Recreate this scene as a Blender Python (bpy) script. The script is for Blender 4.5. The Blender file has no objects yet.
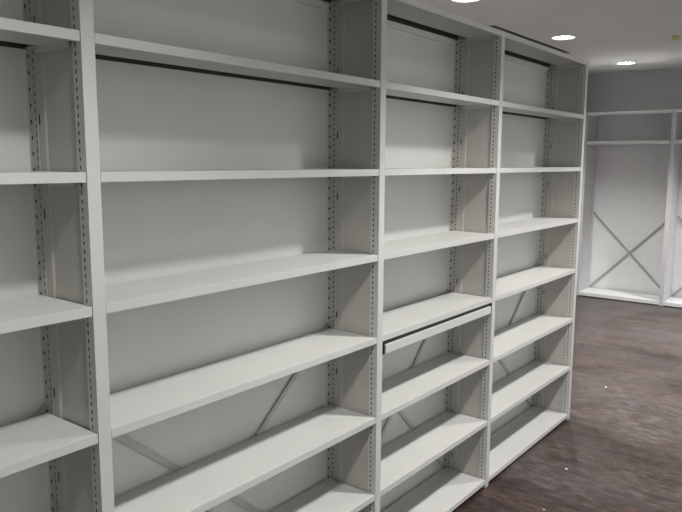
import bpy, bmesh, math, random
from mathutils import Vector, Matrix
random.seed(4)
COL = bpy.context.scene.collection

# ---------------------------------------------------------------- materials
def new_mat(name):
    m = bpy.data.materials.new(name); m.use_nodes = True
    nt = m.node_tree; b = nt.nodes['Principled BSDF']
    return m, nt, b

def painted(name, col, rough=.45, bump=.0, var=.03, scale=6.0, metal=0.0):
    m, nt, b = new_mat(name)
    tc = nt.nodes.new('ShaderNodeTexCoord'); n = nt.nodes.new('ShaderNodeTexNoise')
    n.inputs['Scale'].default_value = scale; n.inputs['Detail'].default_value = 4
    nt.links.new(tc.outputs['Object'], n.inputs['Vector'])
    r = nt.nodes.new('ShaderNodeValToRGB')
    r.color_ramp.elements[0].position = .3; r.color_ramp.elements[1].position = .7
    r.color_ramp.elements[0].color = tuple(c*(1-var) for c in col)+(1,)
    r.color_ramp.elements[1].color = tuple(min(1, c*(1+var)) for c in col)+(1,)
    nt.links.new(n.outputs['Fac'], r.inputs['Fac']); nt.links.new(r.outputs['Color'], b.inputs['Base Color'])
    b.inputs['Roughness'].default_value = rough; b.inputs['Metallic'].default_value = metal
    if bump:
        n2 = nt.nodes.new('ShaderNodeTexNoise'); n2.inputs['Scale'].default_value = 180
        nt.links.new(tc.outputs['Object'], n2.inputs['Vector'])
        bp = nt.nodes.new('ShaderNodeBump'); bp.inputs['Strength'].default_value = bump; bp.inputs['Distance'].default_value = .002
        nt.links.new(n2.outputs['Fac'], bp.inputs['Height']); nt.links.new(bp.outputs['Normal'], b.inputs['Normal'])
    return m

M = {}
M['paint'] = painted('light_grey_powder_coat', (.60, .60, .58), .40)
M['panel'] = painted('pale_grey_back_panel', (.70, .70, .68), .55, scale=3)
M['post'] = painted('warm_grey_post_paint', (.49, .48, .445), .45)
M['far'] = painted('white_grey_far_rack', (.78, .785, .79), .5)
M['farpost'] = painted('far_rack_post_grey', (.60, .59, .61), .5)
M['brace'] = painted('galvanised_brace', (.42, .42, .39), .5, metal=.2)
M['tie'] = painted('grey_tie_bar', (.50, .50, .47), .5)
M['black'] = painted('black_plastic', (.012, .012, .011), .5)
M['cavity_shade'] = painted('dark_cavity_shade', (.045, .045, .04), .8)  # shade inside shelves and posts, put into the colour
M['white'] = painted('white_trim', (.75, .75, .75), .4)
M['ceiling'] = painted('ceiling_paint', (.62, .605, .595), .9, bump=.1, scale=1.5)
M['wall'] = painted('grey_green_wall', (.38, .39, .38), .85, bump=.15, scale=1.2)
M['ivory'] = painted('ivory_plastic', (.50, .47, .20), .5)
M['paper'] = painted('paper', (.8, .82, .85), .8)
M['reflector'] = painted('white_reflector', (.85, .85, .85), .5)

def emission(name, col, s):
    m = bpy.data.materials.new(name); m.use_nodes = True; nt = m.node_tree
    nt.nodes.remove(nt.nodes['Principled BSDF'])
    e = nt.nodes.new('ShaderNodeEmission'); e.inputs['Color'].default_value = col+(1,); e.inputs['Strength'].default_value = s
    nt.links.new(e.outputs[0], nt.nodes['Material Output'].inputs['Surface'])
    return m
M['lamp'] = emission('lit_lamp_tube', (.95, 1, .98), 22)

def floor_material():
    m, nt, b = new_mat('dark_wood_laminate')
    N = nt.nodes.new; L = nt.links.new
    tc = N('ShaderNodeTexCoord')
    # planks run along Y: brick rows across X
    sw = N('ShaderNodeMapping'); sw.inputs['Rotation'].default_value = (0, 0, math.pi/2)
    L(tc.outputs['Object'], sw.inputs['Vector'])
    br = N('ShaderNodeTexBrick'); br.inputs['Scale'].default_value = 1
    br.inputs['Brick Width'].default_value = .62; br.inputs['Row Height'].default_value = .07
    br.inputs['Mortar Size'].default_value = .0012; br.inputs['Mortar Smooth'].default_value = .3
    br.inputs['Color1'].default_value = (.0, .0, .0, 1); br.inputs['Color2'].default_value = (1, 1, 1, 1)
    br.inputs['Mortar'].default_value = (.1, .1, .1, 1); br.offset = .37
    L(sw.outputs[0], br.inputs['Vector'])
    mp = N('ShaderNodeMapping'); mp.inputs['Scale'].default_value = (64, 9, 1)
    L(tc.outputs['Object'], mp.inputs['Vector'])
    n1 = N('ShaderNodeTexNoise'); n1.inputs['Scale'].default_value = 1.6; n1.inputs['Detail'].default_value = 9; n1.inputs['Roughness'].default_value = .68
    L(mp.outputs[0], n1.inputs['Vector'])
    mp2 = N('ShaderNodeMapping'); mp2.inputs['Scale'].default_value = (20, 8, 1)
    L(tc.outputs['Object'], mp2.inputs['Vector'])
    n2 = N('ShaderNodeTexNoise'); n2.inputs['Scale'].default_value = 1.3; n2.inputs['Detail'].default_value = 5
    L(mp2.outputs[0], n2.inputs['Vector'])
    r1 = N('ShaderNodeValToRGB'); cr = r1.color_ramp
    cr.elements[0].position = .33; cr.elements[0].color = (.006, .004, .003, 1)
    cr.elements[1].position = .70; cr.elements[1].color = (.15, .085, .06, 1)
    e = cr.elements.new(.52); e.color = (.028, .015, .010, 1)
    mixf = N('ShaderNodeMath'); mixf.operation = 'MULTIPLY_ADD'; mixf.inputs[1].default_value = .13
    L(br.outputs['Color'], mixf.inputs[0]); L(n1.outputs['Fac'], mixf.inputs[2])
    sub = N('ShaderNodeMath'); sub.operation = 'ADD'; sub.inputs[1].default_value = -.06
    L(mixf.outputs[0], sub.inputs[0]); L(sub.outputs[0], r1.inputs['Fac'])
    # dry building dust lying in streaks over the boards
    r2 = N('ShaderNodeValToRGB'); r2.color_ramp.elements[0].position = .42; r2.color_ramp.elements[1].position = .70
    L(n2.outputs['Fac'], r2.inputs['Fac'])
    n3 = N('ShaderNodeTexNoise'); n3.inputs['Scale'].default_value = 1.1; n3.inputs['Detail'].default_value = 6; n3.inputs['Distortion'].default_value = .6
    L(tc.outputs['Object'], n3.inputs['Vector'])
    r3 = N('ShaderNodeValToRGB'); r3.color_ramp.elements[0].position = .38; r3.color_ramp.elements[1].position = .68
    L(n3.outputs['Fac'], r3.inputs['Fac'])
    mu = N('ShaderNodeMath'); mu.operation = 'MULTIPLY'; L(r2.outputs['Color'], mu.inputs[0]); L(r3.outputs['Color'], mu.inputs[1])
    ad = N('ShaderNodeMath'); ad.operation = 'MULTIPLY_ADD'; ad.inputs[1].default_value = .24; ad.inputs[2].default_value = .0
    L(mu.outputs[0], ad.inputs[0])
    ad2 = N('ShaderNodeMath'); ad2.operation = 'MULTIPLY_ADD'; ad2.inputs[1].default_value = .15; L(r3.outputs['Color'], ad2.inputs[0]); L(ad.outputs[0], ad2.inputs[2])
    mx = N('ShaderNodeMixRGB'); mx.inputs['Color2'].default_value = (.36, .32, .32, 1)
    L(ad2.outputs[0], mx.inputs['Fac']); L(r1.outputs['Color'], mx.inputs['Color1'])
    L(mx.outputs['Color'], b.inputs['Base Color'])
    rr = N('ShaderNodeMapRange'); rr.inputs['To Min'].default_value = .22; rr.inputs['To Max'].default_value = .45
    L(n2.outputs['Fac'], rr.inputs['Value']); L(rr.outputs[0], b.inputs['Roughness'])
    bp = N('ShaderNodeBump'); bp.inputs['Strength'].default_value = .15; bp.inputs['Distance'].default_value = .001
    L(n1.outputs['Fac'], bp.inputs['Height']); L(bp.outputs['Normal'], b.inputs['Normal'])
    return m
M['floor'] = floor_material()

# ---------------------------------------------------------------- mesh helpers
def box(bm, x0, x1, y0, y1, z0, z1, mi=0):
    v = [bm.verts.new(p) for p in ((x0,y0,z0),(x1,y0,z0),(x1,y1,z0),(x0,y1,z0),(x0,y0,z1),(x1,y0,z1),(x1,y1,z1),(x0,y1,z1))]
    for f in ((0,3,2,1),(4,5,6,7),(0,1,5,4),(1,2,6,5),(2,3,7,6),(3,0,4,7)):
        bm.faces.new([v[i] for i in f]).material_index = mi

def bbox(bm, x0, x1, y0, y1, z0, z1, r=.0015):
    """box with softened edges"""
    t = bmesh.new(); box(t, x0, x1, y0, y1, z0, z1)
    bmesh.ops.bevel(t, geom=list(t.edges), offset=r, segments=2, affect='EDGES', profile=.5)
    tmp = bpy.data.meshes.new('t'); t.to_mesh(tmp); t.free(); bm.from_mesh(tmp); bpy.data.meshes.remove(tmp)

def quad(bm, pts, mi=0):
    bm.faces.new([bm.verts.new(p) for p in pts]).material_index = mi

def lathe(bm, prof, cx, cy, cz, seg=32, mi=0):
    rings = []
    for r, z in prof:
        rings.append([bm.verts.new((cx+r*math.cos(2*math.pi*k/seg), cy+r*math.sin(2*math.pi*k/seg), cz+z)) for k in range(seg)])
    for a, b_ in zip(rings, rings[1:]):
        for k in range(seg):
            bm.faces.new((a[k], a[(k+1) % seg], b_[(k+1) % seg], b_[k])).material_index = mi
    return rings

def link(name, bm, mats, parent=None, loc=None):
    me = bpy.data.meshes.new(name); bmesh.ops.recalc_face_normals(bm, faces=bm.faces); bm.to_mesh(me); bm.free()
    for m in (mats if isinstance(mats, (list, tuple)) else [mats]): me.materials.append(m)
    o = bpy.data.objects.new(name, me); COL.objects.link(o)
    if parent: o.parent = parent
    if loc: o.location = loc
    return o

def empty(name, loc=(0,0,0), rz=0):
    o = bpy.data.objects.new(name, None); COL.objects.link(o); o.location = loc; o.rotation_euler = (0,0,rz)
    o.empty_display_size = .1
    return o

def tag(o, label, cat, group=None):
    o['label'] = label; o['category'] = cat
    if group: o['group'] = group
    return o

def children(o): return list(o.children)
def copy_tree(o, parent=None):
    kids = [c for c in bpy.data.objects if c.parent == o]
    c = o.copy(); COL.objects.link(c); c.parent = parent
    for ch in kids: copy_tree(ch, c)
    return c

# ---------------------------------------------------------------- dimensions
H = 2.29            # rack height
PITCH = .32         # shelf spacing
W = .035            # post width
DEP = .245          # rack depth
T = .024            # shelf lip height
FB = .022           # underside of the bottom shelf
XS = [-2.4, -1.2, 0.0, 1.0, 2.2]      # upright centre lines
CEIL = 2.9

# ---------------------------------------------------------------- main rack
def punched_face(bm, x, y0, y1, z0, z1, cols):
    """a vertical sheet at X=x between y0..y1 with real punched openings.
       cols = [(yc, half_width, pitch, hole_height, phase)]"""
    cols = sorted(cols)
    edge = y0
    for yc, hw, pitch, hh, ph in cols:
        a, b_ = yc-hw, yc+hw
        quad(bm, [(x,edge,z0),(x,a,z0),(x,a,z1),(x,edge,z1)])
        z = z0; k = 0
        while True:
            hz = z0 + ph + k*pitch
            if hz+hh > z1-.02: break
            quad(bm, [(x,a,z),(x,b_,z),(x,b_,hz),(x,a,hz)])
            z = hz+hh; k += 1
        quad(bm, [(x,a,z),(x,b_,z),(x,b_,z1),(x,a,z1)])
        edge = b_
    quad(bm, [(x,edge,z0),(x,y1,z0),(x,y1,z1),(x,edge,z1)])

def post_mesh(y0, y1, cols):
    bm = bmesh.new(); hx = W/2; z0 = .012; z1 = H
    for x in (-hx, hx): punched_face(bm, x, y0, y1, z0, z1, cols)
    for y in (y0, y1): quad(bm, [(-hx,y,z0),(hx,y,z0),(hx,y,z1),(-hx,y,z1)])
    for yc, hw, pitch, hh, ph in cols:       # dark backing strips stand in for the shade inside the post
        for s in (-1, 1): box(bm, min(s*(hx-.0012), s*(hx-.0022)), max(s*(hx-.0012), s*(hx-.0022)), yc-hw-.001, yc+hw+.001, z0+.005, z1-.005, 1)
    quad(bm, [(-hx,y0,z0),(hx,y0,z0),(hx,y1,z0),(-hx,y1,z0)])
    quad(bm, [(-hx,y0,z1),(hx,y0,z1),(hx,y1,z1),(-hx,y1,z1)])
    return bm

def make_upright(parent, x):
    # solid side sheets with their stiffening fold near the rear post
    bm = bmesh.new()
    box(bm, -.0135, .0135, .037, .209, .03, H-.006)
    for s in (-1, 1):
        z0, z1 = .032, H-.008
        xa, xb = s*.0135, s*.0165
        prof = [(.170, xa), (.177, xb), (.205, xb), (.209, xb)]
        for (ya, x0), (yb, x1) in zip(prof, prof[1:]):
            quad(bm, [(x0,ya,z0),(x1,yb,z0),(x1,yb,z1),(x0,ya,z1)])
        for k in range(9):                       # long dark fixing slots in the fold
            zc = .127 + k*.2352
            box(bm, min(xb, xb+s*.0006), max(xb, xb+s*.0006), .1975, .2025, zc-.013, zc+.013, 1)
    u = link('upright', bm, [M['post'], M['black']], parent, (x, 0, 0))
    f = link('front_post', post_mesh(0, .038, [(.0255, .0026, .02, .0100, .02)]), [M['paint'], M['cavity_shade']], u)
    r = link('rear_post', post_mesh(.208, DEP, [(.2165, .0025, .02, .0095, .02), (.2382, .0042, .04, .0085, .033)]), [M['post'], M['cavity_shade']], u)
    for y0, y1 in ((.001, .036), (.209, .244)):
        bm = bmesh.new(); bbox(bm, -.0165, .0165, y0, y1, 0, .012, .002); link('foot', bm, M['paint'], u)
    return u

def shelf_mesh(w, d=.232, t=T, sh=.0016):
    """folded sheet-metal pan: top sheet, front lip with return, side and rear lips; origin at left front underside"""
    bm = bmesh.new()
    bbox(bm, 0, w, 0, d, t-sh, t, .0007)
    bbox(bm, 0, w, 0, sh, 0, t-sh*.2, .0007)
    box(bm, .001, w-.001, .0005, .014, 0, sh)              # front return
    for xa in (.0, w-sh): box(bm, xa, xa+sh, sh, d-.002, .004, t-sh)
    box(bm, .0, .010, .014, d-.004, .004, .004+sh); box(bm, w-.010, w, .014, d-.004, .004, .004+sh)
    box(bm, .001, w-.001, d-sh, d, .002, t-sh)
    box(bm, .003, w-.003, .013, .172, .0052, .0060)         # underside doubling sheet, stops short of the rear
    box(bm, .003, w-.003, .1715, .1725, .0060, t-.002, 1)   # rear cavity faces, coloured dark in place of shade
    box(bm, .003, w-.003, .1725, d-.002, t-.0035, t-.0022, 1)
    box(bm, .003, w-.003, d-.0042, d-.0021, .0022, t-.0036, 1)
    for xa in (-.0004, w-.0026):                            # hooked side brackets carrying the shelf
        box(bm, xa, xa+.003, .046, .190, -.009, .0045)
    return bm

rack = empty('metal_shelving_rack')
tag(rack, 'long light grey metal shelving rack in the foreground with empty shelves and perforated posts', 'shelving rack')

for x in XS: make_upright(rack, x)

proto = {}
for i in range(4):
    x0, x1 = XS[i]+W/2, XS[i+1]-W/2
    bw = x1-x0
    key = round(bw, 3)
    for k in range(8):
        g = .0018
        nm = 'shelf'
        if key not in proto:
            s = link(nm, shelf_mesh(bw-2*g), [M['paint'], M['cavity_shade']], rack); proto[key] = s
        else:
            s = proto[key].copy(); COL.objects.link(s); s.parent = rack
        z = FB + k*PITCH
        if k == 7: z = H-T-.001
        s.location = (x0+g, .001, z)
    # back sheet hung between the rear posts
    bm = bmesh.new()
    box(bm, XS[i]+.002, XS[i+1]-.002, DEP+.011, DEP+.014, .03, H-.004)
    box(bm, XS[i]+W/2+.001, XS[i+1]-W/2-.001, DEP-.002, DEP+.011, H-.046, H-.028)
    for xa in (XS[i]+.002, XS[i+1]-.016): box(bm, xa, xa+.014, DEP+.0005, DEP+.011, .03, H-.004)
    link('back_panel', bm, M['panel'], rack)
    # crossed flat tie bars at the rear of the lower half
    xa, xb = XS[i]+.012, XS[i+1]-.012
    for s_ in (1, -1):
        za, zb = (.04, 1.02) if s_ == 1 else (1.02, .04)
        a = Vector((xa, 0, za)); b_ = Vector((xb, 0, zb)); d = (b_-a).normalized(); n = Vector((-d.z, 0, d.x))*.0095
        yy = DEP+.0018 if s_ == 1 else DEP+.0036
        bm = bmesh.new()
        vs = []
        for y in (yy-.0008, yy+.0008):
            vs.append([bm.verts.new(Vector((p.x, y, p.z))) for p in (a-n, b_-n, b_+n, a+n)])
        bm.faces.new(vs[0]); bm.faces.new(vs[1][::-1])
        for q in range(4): bm.faces.new((vs[0][q], vs[0][(q+1) % 4], vs[1][(q+1) % 4], vs[1][q]))
        link('cross_brace', bm, M['tie'], rack)

# pull-out tray under the fourth shelf of the narrow bay
tx0, tx1 = XS[2]+W/2+.018, XS[3]-W/2-.018
bm = bmesh.new()
bbox(bm, tx0, tx1, -.004, -.001, .930, .966, .001)
box(bm, tx0+.002, tx1-.002, -.001, .225, .9645, .966)
box(bm, tx0+.002, tx0+.004, -.001, .225, .932, .9645); box(bm, tx1-.004, tx1-.002, -.001, .225, .932, .9645)
box(bm, tx0+.002, tx1-.002, .223, .225, .932, .9645)
box(bm, tx0+.002, tx1-.002, -.001, .010, .930, .9315)
box(bm, tx0+.004, tx1-.004, .004, .006, .966, .9815, 1)  # black plate added to paint the shade in the gap above the tray
tray = link('pull_out_tray', bm, [M['paint'], M['black']], rack)
tray['label'] = 'slim pull-out tray fitted under a shelf of the narrow bay'
for xa in (tx0-.0165, tx1+.0005):
    bm = bmesh.new()
    bbox(bm, xa, xa+.016, .0005, .23, .928, .9795, .001)
    box(bm, xa+.004, xa+.012, -.0015, .0005, .936, .974)
    o = link('runner', bm, M['black'], tray); o['label'] = 'black runner'

# ---------------------------------------------------------------- far rack
FX, FD = 6.47, .42
FH = 2.282
FY = [1.42, .422, -.576, -1.574]      # upright centre lines, leftmost first
far = empty('tall_shelving_rack', (FX, 0, 0))
tag(far, 'white shelving rack at the far end of the room with open bays and crossed braces', 'shelving rack')
fp = .044
for y in FY:
    bm = bmesh.new()
    box(bm, .012, FD-.03, y-.014, y+.014, .02, FH-.004)
    for s in (-1, 1):                      # sparse punched holes in the side sheets
        for k in range(14):
            for xx in (.10, .33):
                ys = y+s*.014
                box(bm, xx-.005, xx+.005, min(ys, ys+s*.0006), max(ys, ys+s*.0006), .14+k*.155, .155+k*.155, 1)
    u = link('upright', bm, [M['farpost'], M['black']], far)
    bm = bmesh.new(); bbox(bm, 0, .03, y-fp/2, y+fp/2, 0, FH, .002); link('front_post', bm, M['farpost'], u)
    bm = bmesh.new(); bbox(bm, FD-.03, FD, y-fp/2, y+fp/2, 0, FH, .002); link('rear_post', bm, M['farpost'], u)
for a, b_ in zip(FY, FY[1:]):
    ya, yb = b_+fp/2+.001, a-fp/2-.001
    for z, t in ((.010, .042), (1.894, .040), (FH-.036, .034)):
        bm = bmesh.new()
        bbox(bm, .001, FD+.003 if z > 2 else FD-.034, ya, yb, z+t-.003, z+t, .001)
        bbox(bm, .001, .004, ya, yb, z, z+t-.001, .001)
        box(bm, .004, .020, ya, yb, z, z+.002)
        box(bm, FD-.038, FD-.035, ya, yb, z, z+t-.003)
        box(bm, .004, FD-.038, ya, ya+.002, z, z+t-.003); box(bm, .004, FD-.038, yb-.002, yb, z, z+t-.003)
        link('shelf', bm, M['far'], far)
    bm = bmesh.new(); box(bm, FD+.004, FD+.008, b_+.002, a-.002, .02, FH-.004)
    for yy in (b_+.002, a-.016): box(bm, FD+.0005, FD+.004, yy, yy+.014, .02, FH-.004)
    link('back_panel', bm, M['far'], far)
    for s_ in (1, -1):
        za, zb = (.06, 1.04) if s_ == 1 else (1.04, .06)
        A = Vector((0, a-.024, za)); B = Vector((0, b_+.024, zb)); d = (B-A).normalized(); n = Vector((0, -d.z, d.y))*.011
        xx = FD-.012 if s_ == 1 else FD-.016
        bm = bmesh.new(); vs = []
        for x in (xx-.0012, xx+.0012):
            vs.append([bm.verts.new(Vector((x, p.y, p.z))) for p in (A-n, B-n, B+n, A+n)])
        bm.faces.new(vs[0]); bm.faces.new(vs[1][::-1])
        for q in range(4): bm.faces.new((vs[0][q], vs[0][(q+1) % 4], vs[1][(q+1) % 4], vs[1][q]))
        link('cross_brace', bm, M['brace'], far)

# ---------------------------------------------------------------- room shell
X0, X1, Y0, Y1 = -4.2, 7.80, -3.6, 1.87
def shell(name, b, m):
    bm = bmesh.new(); box(bm, *b); o = link(name, bm, m); o['kind'] = 'structure'; return o
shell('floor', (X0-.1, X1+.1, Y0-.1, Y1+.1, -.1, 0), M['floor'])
shell('wall_back', (X1, X1+.1, Y0-.1, Y1+.1, 0, CEIL), M['wall'])
shell('wall_left', (X0-.1, X1, Y1, Y1+.1, 0, CEIL), M['wall'])
bm = bmesh.new()                     # unseen side: window opening added to let fill daylight onto the shelves
WX0, WX1, WZ0, WZ1 = -3.6, 7.2, .25, 2.65
box(bm, X0-.1, X1, Y0-.1, Y0, 0, WZ0); box(bm, X0-.1, X1, Y0-.1, Y0, WZ1, CEIL)
box(bm, X0-.1, WX0, Y0-.1, Y0, WZ0, WZ1); box(bm, WX1, X1, Y0-.1, Y0, WZ0, WZ1)
link('wall_right', bm, M['wall'])['kind'] = 'structure'
bm = bmesh.new()
for k in range(7):
    xx = WX0 + (WX1-WX0-.05)*k/6
    box(bm, xx, xx+.05, Y0-.08, Y0-.03, WZ0+.05, WZ1-.05)
box(bm, WX0, WX1, Y0-.08, Y0-.03, WZ0, WZ0+.05); box(bm, WX0, WX1, Y0-.08, Y0-.03, WZ1-.05, WZ1)
link('added_fill_window_1', bm, M['white'])['kind'] = 'structure'
shell('wall_front', (X0-.1, X0, Y0, Y1, 0, CEIL), M['wall'])
for nm, b in (('baseboard_back', (X1-.014, X1, Y0, Y1, 0, .07)), ('baseboard_left', (X0, X1-.014, Y1-.014, Y1, 0, .07))):
    shell(nm, b, M['wall'])

# downlight grid; ceiling with real openings for the cans
LX = [-1.40, .67, 2.72, 4.77, 6.95]
LY = [1.12, -1.18]
R = .105
def ceiling():
    bm = bmesh.new()
    holes = [(x, LY[0]) for x in LX] + [(x, LY[1]) for x in LX[:3]+[5.55]]
    xs = sorted({X0-.1, X1+.1} | {x-.13 for x in LX+[5.55]} | {x+.13 for x in LX+[5.55]})
    ys = sorted({Y0-.1, Y1+.1} | {y-.13 for y in LY} | {y+.13 for y in LY})
    for xa, xb in zip(xs, xs[1:]):
        for ya, yb in zip(ys, ys[1:]):
            h = next((p for p in holes if abs((xa+xb)/2-p[0]) < .01 and abs((ya+yb)/2-p[1]) < .01), None)
            if not h: quad(bm, [(xa,ya,CEIL),(xb,ya,CEIL),(xb,yb,CEIL),(xa,yb,CEIL)]); continue
            n = 32; inner = []; outer = []
            for k in range(n):
                a = 2*math.pi*k/n; c, s = math.cos(a), math.sin(a); m_ = max(abs(c), abs(s))
                inner.append(bm.verts.new((h[0]+(R+.001)*c, h[1]+(R+.001)*s, CEIL))); outer.append(bm.verts.new((h[0]+.13*c/m_, h[1]+.13*s/m_, CEIL)))
            for k in range(n): bm.faces.new((inner[k], inner[(k+1) % n], outer[(k+1) % n], outer[k]))
    zt = CEIL+.2
    quad(bm, [(X0-.1,Y0-.1,zt),(X1+.1,Y0-.1,zt),(X1+.1,Y1+.1,zt),(X0-.1,Y1+.1,zt)])
    for p, q in (((X0-.1,Y0-.1),(X1+.1,Y0-.1)),((X1+.1,Y0-.1),(X1+.1,Y1+.1)),((X1+.1,Y1+.1),(X0-.1,Y1+.1)),((X0-.1,Y1+.1),(X0-.1,Y0-.1))):
        quad(bm, [(p[0],p[1],CEIL),(q[0],q[1],CEIL),(q[0],q[1],zt),(p[0],p[1],zt)])
    o = link('ceiling', bm, M['ceiling']); o['kind'] = 'structure'
ceiling()

def downlight():
    t = empty('ceiling_downlight')
    bm = bmesh.new(); lathe(bm, [(R, .10), (R, 0), (R+.008, -.004), (R+.014, -.003), (R+.015, 0)], 0, 0, 0)
    link('trim_ring', bm, M['white'], t)
    bm = bmesh.new(); rg = lathe(bm, [(R-.001, .0), (R-.010, .035), (R-.03, .07), (.02, .085)], 0, 0, 0); bm.faces.new(rg[-1])
    link('reflector', bm, M['reflector'], t)
    bm = bmesh.new()
    for s in (-1, 1):
        c = Vector((0, s*.026, .028)); n = 12
        rings = []
        for x in (-.075, .075):
            rings.append([bm.verts.new((x, c.y+.012*math.cos(2*math.pi*k/n), c.z+.012*math.sin(2*math.pi*k/n))) for k in range(n)])
        for k in range(n): bm.faces.new((rings[0][k], rings[0][(k+1) % n], rings[1][(k+1) % n], rings[1][k]))
        for r_ in rings: bm.faces.new(r_)
    link('lamp_tube', bm, M['lamp'], t)
    return t

proto_l = None
labels = {(2,0): 'round recessed ceiling light nearest the camera and cut by the top edge',
          (3,0): 'round recessed ceiling light above the end of the foreground rack, beside the dark air slot',
          (4,0): 'round recessed ceiling light farthest away, close to the far wall'}
POWER = 180
for i, x in enumerate(LX):
    for j, y in enumerate(LY):
        pw = POWER
        if x < 0 and j == 1: pw = POWER*.6
        if i == 4: pw = POWER*.35
        if i == 3 and j == 1: pw = POWER*1.5
        if j == 1 and i >= 3: x = (5.55, 8.0)[i-3]
        if x > X1: continue
        ld = bpy.data.lights.new('downlight_beam', 'SPOT'); ld.shadow_soft_size = .085; ld.energy = pw
        ld.spot_size = math.radians(118); ld.spot_blend = .55; ld.color = (1, .985, .95)
        lo = bpy.data.objects.new('downlight_beam', ld); COL.objects.link(lo); lo.location = (x, y, CEIL-.001)
        if (i, j) in labels or (i == 3 and j == 1):
            if proto_l is None: d = proto_l = downlight()
            else: d = copy_tree(proto_l)
            d.location = (x, y, CEIL)
            tag(d, labels.get((i, j), 'round recessed ceiling light over the aisle in front of the far rack'), 'ceiling light', 'recessed round ceiling lights')
        elif True:
            d = copy_tree(proto_l) if proto_l else (proto_l := downlight())
            d.location = (x, y, CEIL)
            tag(d, 'round recessed ceiling light over the aisles', 'ceiling light', 'recessed round ceiling lights')

# linear air slot
bm = bmesh.new()
vx0, vx1, vy = 3.75, 5.75, 1.41
box(bm, vx0, vx1, vy-.043, vy-.035, CEIL-.006, CEIL-.0005); box(bm, vx0, vx1, vy+.035, vy+.043, CEIL-.006, CEIL-.0005)
box(bm, vx0, vx0+.008, vy-.035, vy+.035, CEIL-.006, CEIL-.0005); box(bm, vx1-.008, vx1, vy-.035, vy+.035, CEIL-.006, CEIL-.0005)
vent = empty('air_vent', (0, 0, 0))
tag(vent, 'long narrow dark air slot in the ceiling just above the foreground rack', 'air vent')
link('frame', bm, M['white'], vent)
bm = bmesh.new(); box(bm, vx0+.008, vx1-.008, vy-.035, vy+.035, CEIL-.003, CEIL-.0005); link('slot', bm, M['black'], vent)

# smoke detector
sd = empty('smoke_detector', (5.2, .18, CEIL))
tag(sd, 'small round yellowish smoke detector on the ceiling at the upper right', 'smoke detector')
bm = bmesh.new(); lathe(bm, [(.0, 0), (.055, 0), (.055, -.012), (.05, -.016), (0.0001, -.016)], 0, 0, 0); link('base', bm, M['white'], sd)
bm = bmesh.new(); lathe(bm, [(.038, -.016), (.040, -.03), (.034, -.045), (.02, -.052), (.0001, -.053)], 0, 0, 0); link('sensor_head', bm, M['ivory'], sd)

# paper scraps on the floor
def scrap(x, y, s, label, seed):
    rnd = random.Random(seed); bm = bmesh.new(); n = 4
    g = [[bm.verts.new(((i-n/2)*s/n+rnd.uniform(-.1,.1)*s, (j-n/2)*s*.7/n+rnd.uniform(-.1,.1)*s, .0015+rnd.uniform(0,.28)*s)) for j in range(n+1)] for i in range(n+1)]
    for i in range(n):
        for j in range(n): bm.faces.new((g[i][j], g[i+1][j], g[i+1][j+1], g[i][j+1]))
    g[0][0].co.z = g[n][n].co.z = g[0][n].co.z = .0003
    ret = bmesh.ops.solidify(bm, geom=list(bm.faces), thickness=.0006)
    mz = min(v.co.z for v in bm.verts)
    for v in bm.verts: v.co.z -= mz
    o = link('paper_scrap', bm, M['paper'], None, (x, y, 0)); tag(o, label, 'paper scrap', 'white scraps on the floor')
scrap(3.026, .012, .022, 'tiny white paper scrap on the floor beyond the end of the foreground rack', 1)
scrap(1.461, -.252, .020, 'small white paper scrap on the dark floor in front of the last rack bay', 2)
scrap(.957, -.323, .012, 'tiny white paper scrap on the floor nearest the camera', 3)

# ---------------------------------------------------------------- world, camera
w = bpy.data.worlds.new('World'); bpy.context.scene.world = w; w.use_nodes = True
w.node_tree.nodes['Background'].inputs[0].default_value = (.52, .52, .52, 1); w.node_tree.nodes['Background'].inputs[1].default_value = 1.3

yaw, pitch, roll = .6603, -.1377, .0056
f = Vector((math.cos(pitch)*math.cos(yaw), math.cos(pitch)*math.sin(yaw), math.sin(pitch)))
rt = Vector((math.sin(yaw), -math.cos(yaw), 0)); up = rt.cross(f)
r2 = rt*math.cos(roll)+up*math.sin(roll); u2 = up*math.cos(roll)-rt*math.sin(roll)
cam = bpy.data.cameras.new('camera'); co = bpy.data.objects.new('camera', cam); COL.objects.link(co)
co.matrix_world = Matrix(((r2.x, u2.x, -f.x, -2.1238), (r2.y, u2.y, -f.y, -1.4566), (r2.z, u2.z, -f.z, 1.675), (0,0,0,1)))
cam.sensor_width = 36; cam.lens = 684.2942*36/682; cam.clip_start = .02
sc = bpy.context.scene; sc.camera = co
sc.view_settings.view_transform = 'Standard'; sc.view_settings.look = 'None'
sc.view_settings.exposure = .24; sc.view_settings.gamma = 1; sc.view_settings.use_curve_mapping = False
